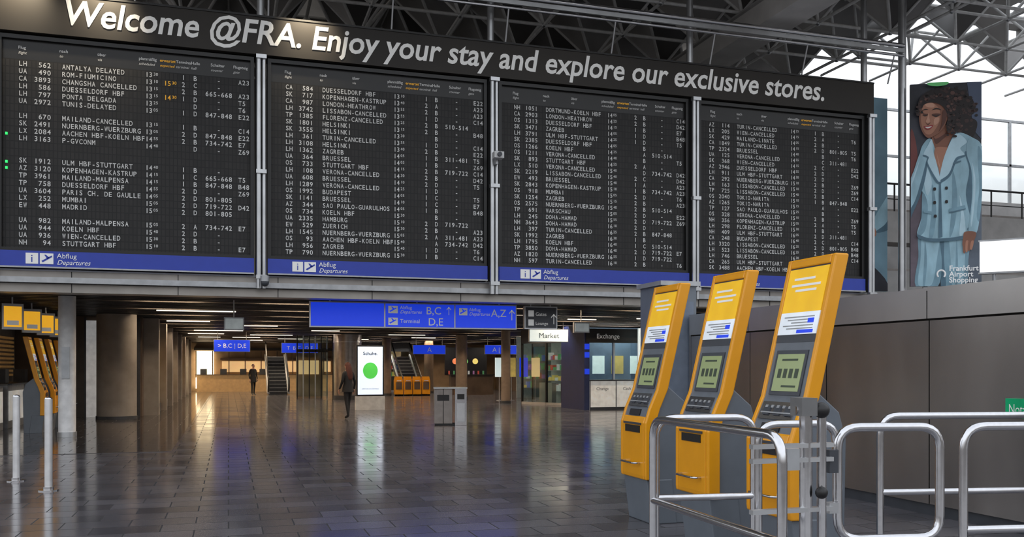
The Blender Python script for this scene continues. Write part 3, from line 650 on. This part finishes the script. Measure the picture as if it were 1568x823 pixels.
b=MB(); b.box(14.05,14.65,29.9,30.05,0.9,2.95,litw); b.box(14.02,14.68,29.92,30.07,0.86,0.9,galv); b.box(14.1,14.2,29.93,30.02,0,0.9,galv); b.box(14.5,14.6,29.93,30.02,0,0.9,galv); b.box(14.1,14.6,29.89,29.9,1.9,2.4,blue_s); b.obj('illuminated_info_panel')

b=MB()
for i in range(4):
    y=20.9+i*2.4; b.box(-6.0,-5.3,y,y+1.9,0.007,1.1,lgrey); b.box(-6.1,-5.2,y-.03,y+1.93,1.1,1.14,dgrey); b.box(-5.3,-5.28,y+.1,y+1.8,.2,.95,cw)
    b.box(-5.9,-5.6,y+1.2,y+1.6,1.14,1.5,dgrey)
b.obj('check_in_counter')
b=MB()
for i in range(10): b.box(-6.18,-6.12,21.0,30.5,1.3+i*.12,1.36+i*.12,M('orange_slat',(0.55,0.30,0.10),0.5,emit=0.1))
b.obj('wall_slats')
scr_y=M('screen_yellow',(0.9,0.45,0.03),0.4,emit=0.6,ecol=(1,0.5,0.03))
for (x,y) in ((-4.62,22.9),(-4.60,24.9),(-4.60,26.7),(-4.58,28.4)):
    b=MB(); b.X=Matrix.Translation((x,y,2.4))@Matrix.Rotation(math.radians(25),4,'Z')
    b.box(-0.22,0.22,0,0.10,0,0.58,galv); b.box(-0.18,0.18,-0.01,0,0.06,0.52,scr_y); b.box(-0.12,0.12,-0.015,-0.01,0.10,0.2,txt_w); b.cyl((0,0.05,.58),(0,0.05,.73),.02,galv,8); b.obj('counter_display')

# ------------------------------------------------------------------ kiosks
FL=[(0,.06),(.48,0),(1.0,.0),(1.14,.045),(1.33,.13),(2.37,.38)]
def xf(z):
    for (a,xa),(b_,xb) in zip(FL,FL[1:]):
        if z<=b_: return xa+(xb-xa)*(z-a)/(b_-a)
    return FL[-1][1]
def slab(b,z0,z1,y0,y1,o0,o1,mat):
    zs=[z0]+[z for z,_ in FL if z0<z<z1]+[z1]
    prof=[(xf(z)+o0,z) for z in zs]+[(xf(z)+o1,z) for z in reversed(zs)]
    b.prism(prof,y0,y1,mat)
kscreen=M('kiosk_screen',(0.20,0.24,0.12),0.25,0,0.05,emit=0.28,ecol=(0.38,0.46,0.20))
kicon=M('kiosk_icon_dark',(0.05,0.07,0.04),.4)
kyel=M('kiosk_poster_yellow',(0.90,0.50,0.015),0.35,emit=0.22,ecol=(1,0.60,0.02))
kwhite=M('kiosk_poster_white',(0.75,0.8,0.85),0.4,emit=0.3)
def kiosk(x,y,rot=0.0,s=1.0):
    e=bpy.data.objects.new('self_check_in_kiosk',None); scene.collection.objects.link(e)
    e.location=(x,y,0); e.rotation_euler=(0,0,rot); e.scale=(s,s,s)
    W=0.30
    b=MB()
    for (a,c) in ((-W,-W+0.05),(W-0.05,W)): slab(b,0.44,2.39,a,c,0.0,0.115,yellow)
    slab(b,0.44,1.06,-W+0.05,W-0.05,0.0,0.10,yellow)
    slab(b,2.32,2.39,-W+0.05,W-0.05,0.0,0.115,yellow)
    b.obj('yellow_shell',e,bevel=0.012)
    b=MB()
    slab(b,0.0,0.44,-W+0.03,W-0.03,0.02,0.30,grey_p)
    b.prism([(0.11,0),(0.48,0),(0.50,1.02),(0.44,1.22),(0.22,1.40),(0.16,1.3),(0.10,1.0)],-W+0.04,W-0.04,grey_p)
    slab(b,1.3,2.36,-W+0.06,W-0.06,0.06,0.13,dgrey)
    b.obj('grey_body',e,bevel=0.01)
    b=MB()
    slab(b,1.06,1.74,-W+0.05,W-0.05,0.012,0.06,M('kiosk_console_grey',(0.13,0.145,0.165),0.35))
    slab(b,1.34,1.68,-W+0.10,W-0.10,0.004,0.012,dgrey)
    slab(b,1.37,1.65,-W+0.13,W-0.13,0.001,0.004,kscreen)
    for i in range(4): slab(b,1.47,1.54,-W+0.165+i*0.072,-W+0.21+i*0.072,-0.001,0.001,kicon)
    slab(b,1.60,1.615,-0.1,0.1,-0.001,0.001,kicon); slab(b,1.40,1.415,-0.13,0.05,-0.001,0.001,kicon)
    slab(b,1.16,1.29,-W+0.08,W-0.08,0.0,0.012,chrome)
    for i in range(3): slab(b,1.19,1.26,-0.19+i*0.14,-0.11+i*0.14,-0.01,0.0,dgrey)
    for i in range(5): slab(b,1.245,1.265,-0.18+i*.075,-0.15+i*.075,-0.016,-0.010,lgrey)
    slab(b,1.205,1.215,-0.19,0.19,-0.014,-0.010,lgrey)
    slab(b,1.07,1.13,-0.1,0.14,0.0,0.012,black)
    b.obj('console',e)
    b=MB()
    slab(b,1.74,2.32,-W+0.05,W-0.05,0.01,0.06,dgrey)
    slab(b,1.97,2.31,-W+0.055,W-0.055,0.004,0.01,kyel); slab(b,1.80,1.97,-W+0.055,W-0.055,0.004,0.01,kwhite)
    for (z,a,c) in ((2.22,-.10,.16),(2.17,-.18,.18),(2.13,-.14,.12)): slab(b,z,z+.018,a,c,0.001,0.004,txt_w)
    for i in range(5): slab(b,1.93-i*.022,1.938-i*.022,-0.19,0.19-0.05*(i%3),0.001,0.004,lgrey)
    slab(b,1.81,1.835,-.2,.0,.001,.004,blue_s); slab(b,1.885,1.92,-.19,-.12,-.001,.003,blue_s)
    b.obj('upper_display',e)
    b=MB()
    slab(b,0.90,0.97,-0.17,0.17,-0.006,0.0,black); slab(b,.98,1.0,-.2,.2,-.012,0,dgrey)
    b.tube([(0.02,-0.17,0.60),(-0.07,-0.17,0.60),(-0.07,0.17,0.60),(0.02,0.17,0.60)],0.010,chrome,8,0.05)
    b.obj('bag_hook',e)
    return e
kiosk(3.90,8.46); kiosk(3.88,7.20); kiosk(3.86,5.98)
for i in range(4): kiosk(-4.12+i*.04,24.0+i*1.05,math.pi+0.05,0.95)

# ------------------------------------------------------------------ steel clad wall
swall=M('clad_steel',(0.44,0.415,0.40),0.25,0.95,0.30,0.9,0.06,stretch=(1,1,0.35))
stop=M('clad_steel_light',(0.62,0.605,0.59),0.28,0.9,0.12,0.9)
b=MB()
b.box(7.06,9.5,2.0,13.0,0.1,2.34,black)
y=13.0; 
while y>2.1:
    y2=max(2.0,y-1.72); b.box(7.0,7.06,y2+0.008,y-0.008,0.12,2.04,swall); b.box(6.97,7.06,y2+0.008,y-0.008,2.06,2.35,stop); y=y2
b.box(7.03,9.5,2.0,13.0,0,0.12,dgrey); b.box(6.97,9.5,2.0,13.02,2.35,2.38,stop); b.box(7.0,9.5,13.0,13.06,0.1,2.35,swall)
b.obj('steel_clad_wall')
b=MB(); b.box(6.55,7.15,13.1,13.9,0,2.85,grey_p); b.box(6.5,7.2,13.05,13.95,2.85,2.92,lgrey); b.box(6.6,7.1,13.09,13.1,.2,2.6,M('blue_grey_panel',(0.14,0.17,0.22),.4)); b.obj('service_cabinet')
b=MB(); b.box(6.94,7.0,6.25,6.80,1.08,1.26,M('exit_green',(0.0,0.25,0.10),0.4,emit=0.4)); T=Matrix(((0,1,0,6.935),(-1,0,0,6.76),(0,0,1,1.12),(0,0,0,1)))
b.text('Notausgang',txt_w,0,0,0,0.13,T=T,width=.45); b.box(6.95,7.0,6.25,6.5,0.82,0.95,M('pink_label',(0.5,0.1,0.3),0.5)); b.obj('emergency_exit_sign')

for (x,y) in ((-2.76,13.9),(-2.16,12.7)):
    b=MB(); b.cyl((x,y,0.012),(x,y,1.15),0.046,M('satin_steel',(0.8,0.8,0.8),0.35,0.8),20); b.ball((x,y,1.15),(0.046,0.046,0.03),chrome); b.cyl((x,y,0),(x,y,0.014),0.12,chrome,24); b.cyl((x,y,.014),(x,y,.05),0.06,chrome,20); b.obj('bollard_post')

# ------------------------------------------------------------------ tubular barriers
R=0.026
def barrier(parts,name='tubular_barrier'):
    b=MB()
    for p in parts: p(b)
    b.obj(name)
def hoop(x0,y0,x1,y1,zt=1.20,rails=(0.65,),r=R):
    def f(b):
        b.tube([(x0,y0,0.0),(x0,y0,zt),(x1,y1,zt),(x1,y1,0.0)],r,chrome,14,0.14)
        for z in rails: b.cyl((x0,y0,z),(x1,y1,z),r*0.9,chrome,12)
        for (x,y) in((x0,y0),(x1,y1)): b.cyl((x,y,0),(x,y,0.012),0.07,chrome,16)
    return f
def gate(x0,y0,x1,y1,zb,zt,r=R):
    def f(b): b.tube([(x0,y0,zb),(x0,y0,zt),(x1,y1,zt),(x1,y1,zb)],r,chrome,14,0.13,closed=True)
    return f
barrier([hoop(2.74,5.62,2.70,4.05)])
barrier([hoop(2.80,5.70,3.52,5.62)])
b=MB(); b.cyl((3.10,4.42,0),(3.10,4.42,1.34),0.036,chrome,18); b.cyl((3.19,4.40,0),(3.19,4.40,1.28),0.026,chrome,18); b.cyl((3.10,4.42,0),(3.10,4.42,.015),.1,chrome,20)
b.box(3.02,3.12,4.34,4.45,1.28,1.38,M('clamp_grey',(0.2,0.2,0.2),0.4,.5)); b.ball((3.16,4.36,1.31),0.045,black); b.cyl((3.02,4.40,1.31),(3.20,4.36,1.31),0.025,chrome,12)
for z in (1.10,1.02,0.74): b.box(2.74,3.26,4.385,4.425,z,z+0.025,galv)
b.box(2.94,3.02,4.36,4.38,0.98,1.1,lgrey); b.ball((3.16,4.36,0.85),0.035,black)
b.box(3.25,3.31,4.41,4.47,.95,1.08,dgrey); b.box(3.25,3.31,4.41,4.47,.72,.78,galv)
b.obj('gate_post')
barrier([gate(3.34,4.46,3.95,4.34,0.56,1.205)],'swing_gate')
b=MB(); b.tube([(3.10,4.9,0.0),(3.10,4.9,1.20),(3.62,4.85,1.20),(3.62,4.85,0.9)],R*.9,chrome,12,0.12); b.cyl((3.10,4.9,0),(3.10,4.9,.012),.07,chrome,16); b.obj('tubular_barrier')
barrier([hoop(4.48,5.5,5.75,5.25,1.20,(0.65,))])
barrier([hoop(4.10,4.32,5.3,4.1,1.205,(0.6,))])

# ------------------------------------------------------------------ people
def person(name,x,y,rot,hair_long,haircol,coatcol,legcol,H=1.67,stride=0.12,coat_hem=0.78):
    s=H/1.67
    cloth=M(name+'_coat',coatcol,0.7,0,0.2,8); trou=M(name+'_trousers',legcol,0.7,0,0.2,8); skin=M('skin_tone',(0.55,0.32,0.23),0.5); shoe=M('shoe_black',(0.01,0.01,0.01),0.35); hair=M(name+'_hair',haircol,0.5,0,0.35,25,0.3,stretch=(6,6,0.5))
    e=bpy.data.objects.new(name,None); scene.collection.objects.link(e); e.location=(x,y,0); e.rotation_euler=(0,0,rot); e.scale=(s,s,s)
    V=[];E=[];Rr=[]
    def nd(p,r,par=None):
        V.append(p);Rr.append(r)
        if par is not None:E.append((par,len(V)-1))
        return len(V)-1
    pel=nd((0,0,.93),(.135,.10)); wa=nd((0,0,1.08),(.11,.085),pel); ch=nd((0,.005,1.26),(.135,.10),wa); nb=nd((0,-.005,1.40),(.075,.06),ch); nk=nd((0,.01,1.47),(.048,.048),nb); hd=nd((0,.02,1.54),(.05,.055),nk)
    for sd in (-1,1):
        st=stride*sd
        hp=nd((sd*.085,0,.86),(.085,.085),pel); kn=nd((sd*.085,st*.55+.02,.48),(.055,.058),hp); cf=nd((sd*.085,st*.8-.0,.32),(.050,.052),kn); an=nd((sd*.085,st-.01,.09),(.036,.038),cf); to=nd((sd*.095,st+.13,.035),(.036,.028),an)
        sh=nd((sd*.165,-.005,1.365),(.052,.052),nb); el=nd((sd*.215,-.03-st*.4,1.10),(.040,.042),sh); wr=nd((sd*.215,.05-st*.8,.885),(.027,.026),el); pm=nd((sd*.212,.07-st*.9,.82),(.018,.034),wr)
    me=bpy.data.meshes.new('body'); me.from_pydata(V,E,[]); o=bpy.data.objects.new('body',me); scene.collection.objects.link(o)
    sk=o.modifiers.new('skin','SKIN')
    for i,v in enumerate(me.skin_vertices[0].data): v.radius=Rr[i]
    me.skin_vertices[0].data[0].use_root=True
    ss=o.modifiers.new('sub','SUBSURF'); ss.levels=2; ss.render_levels=2
    dg=bpy.context.evaluated_depsgraph_get(); dg.update(); nm=bpy.data.meshes.new_from_object(o.evaluated_get(dg)); bpy.data.objects.remove(o)
    nm.materials.clear()
    for m in (cloth,trou,skin,shoe): nm.materials.append(m)
    for p in nm.polygons:
        c=p.center; p.use_smooth=True
        if c.z>1.42: k=2
        elif abs(c.x)>.165 and c.z<.885: k=2
        elif c.z<.09: k=3
        elif c.z<.95 and abs(c.x)<.18: k=1
        else: k=0
        p.material_index=k
    o=bpy.data.objects.new('body',nm); scene.collection.objects.link(o); o.parent=e
    b=MB()
    for sd in (-1,1):
        st=stride*sd; px=sd*.212; py=.07-st*.9
        for i,L in enumerate((.062,.072,.068,.052)):
            fy=py+.027-i*.018
            b.tube([(px,fy,.815),(px-sd*.002,fy+.004,.785),(px-sd*.010,fy+.006,.785-L*.45),(px-sd*.024,fy+.006,.785-L*.8)],.008,skin,8,radii=[.0085,.0085,.0078,.006])
        b.tube([(px-sd*.004,py+.02,.85),(px-sd*.008,py+.045,.825),(px-sd*.014,py+.052,.795)],.009,skin,8,radii=[.010,.0095,.007])
    b.obj('fingers',e)
    b=MB()
    b.loft([(0,-.005,1.425,.062,.058),(0,-.005,1.40,.12,.075),(0,-.005,1.36,.175,.095),(0,0,1.26,.172,.118),(0,0,1.08,.145,.105),(0,0,.95,.172,.135),(0,0,coat_hem,.19,.165)],cloth,24)
    b.tube([(.06*math.cos(t*.4488),-.002+.06*math.sin(t*.4488),1.43) for t in range(14)],.016,cloth,8,closed=True)
    b.box(-.003,.003,.10,.125,.8,1.35,M('coat_seam',(0.02,0.02,0.02),.6))
    b.obj('coat',e)
    b=MB()
    def hs(p):
        z=p.z; k=1.0 if z>-.1 else 1.0-0.30*(-.1-z)
        return Vector((p.x*k,p.y*k+(0.10 if z<-.3 and p.y>0 else 0)*0.5,z))
    hc=(0,.025,1.565)
    b.ball(hc,(.074,.092,.112),skin,20,14,hs)
    b.prism([(-.010,1.535),(.010,1.535),(.0,1.585)],.112,.133,skin)
    for sd in(-1,1):
        b.ball((sd*.028,.107,1.572),(.012,.006,.006),M('eye_white',(.8,.8,.8),.3),8,6); b.ball((sd*.028,.112,1.572),(.005,.004,.005),black,8,6); b.tube([(sd*.015,.112,1.588),(sd*.03,.113,1.592),(sd*.045,.103,1.587)],.003,hair,6); b.ball((sd*.076,.02,1.565),(.008,.018,.028),skin,8,6)
    b.ball((0,.110,1.512),(.022,.007,.007),M('lip_tone',(.45,.14,.12),.4),10,6)
    b.obj('head',e)
    b=MB()
    if hair_long:
        b.ball((0,.008,1.59),(.086,.098,.098),hair,20,12,lambda p:Vector((p.x,min(p.y,.55) if p.z<.45 else p.y,p.z)))
        rings=[(0,-.015,1.60,.085,.080),(0,-.030,1.50,.094,.070),(0,-.048,1.40,.105,.066),(0,-.075,1.30,.105,.055),(0,-.085,1.22,.085,.045),(0,-.085,1.17,.05,.025)]
        b.loft(rings,hair,22)
        for i in range(16):
            t=math.pi+math.pi*i/15; b.tube([(math.cos(t)*.08,-.01+math.sin(t)*.07,1.6),(math.cos(t)*.098,-.035+math.sin(t)*.07,1.45),(math.cos(t)*.10,-.075+math.sin(t)*.055,1.3),(math.cos(t)*.07,-.085+math.sin(t)*.03,1.16)],.010,hair,6,radii=[.01,.012,.011,.003])
    else:
        b.ball((0,.006,1.595),(.081,.094,.092),hair,20,12,lambda p:Vector((p.x,min(p.y,.5) if p.z<.5 else p.y,max(p.z,-.6))))
    b.obj('hair',e)
    return e
person('walking_woman',3.43,27.7,math.radians(35),True,(0.10,0.028,0.018),(0.008,0.008,0.010),(0.008,0.008,0.010),1.69,0.10,.80)
person('standing_man',1.30,52.6,math.radians(-150),False,(0.02,0.015,0.012),(0.01,0.01,0.012),(0.012,0.012,0.015),1.72,0.04,.70)
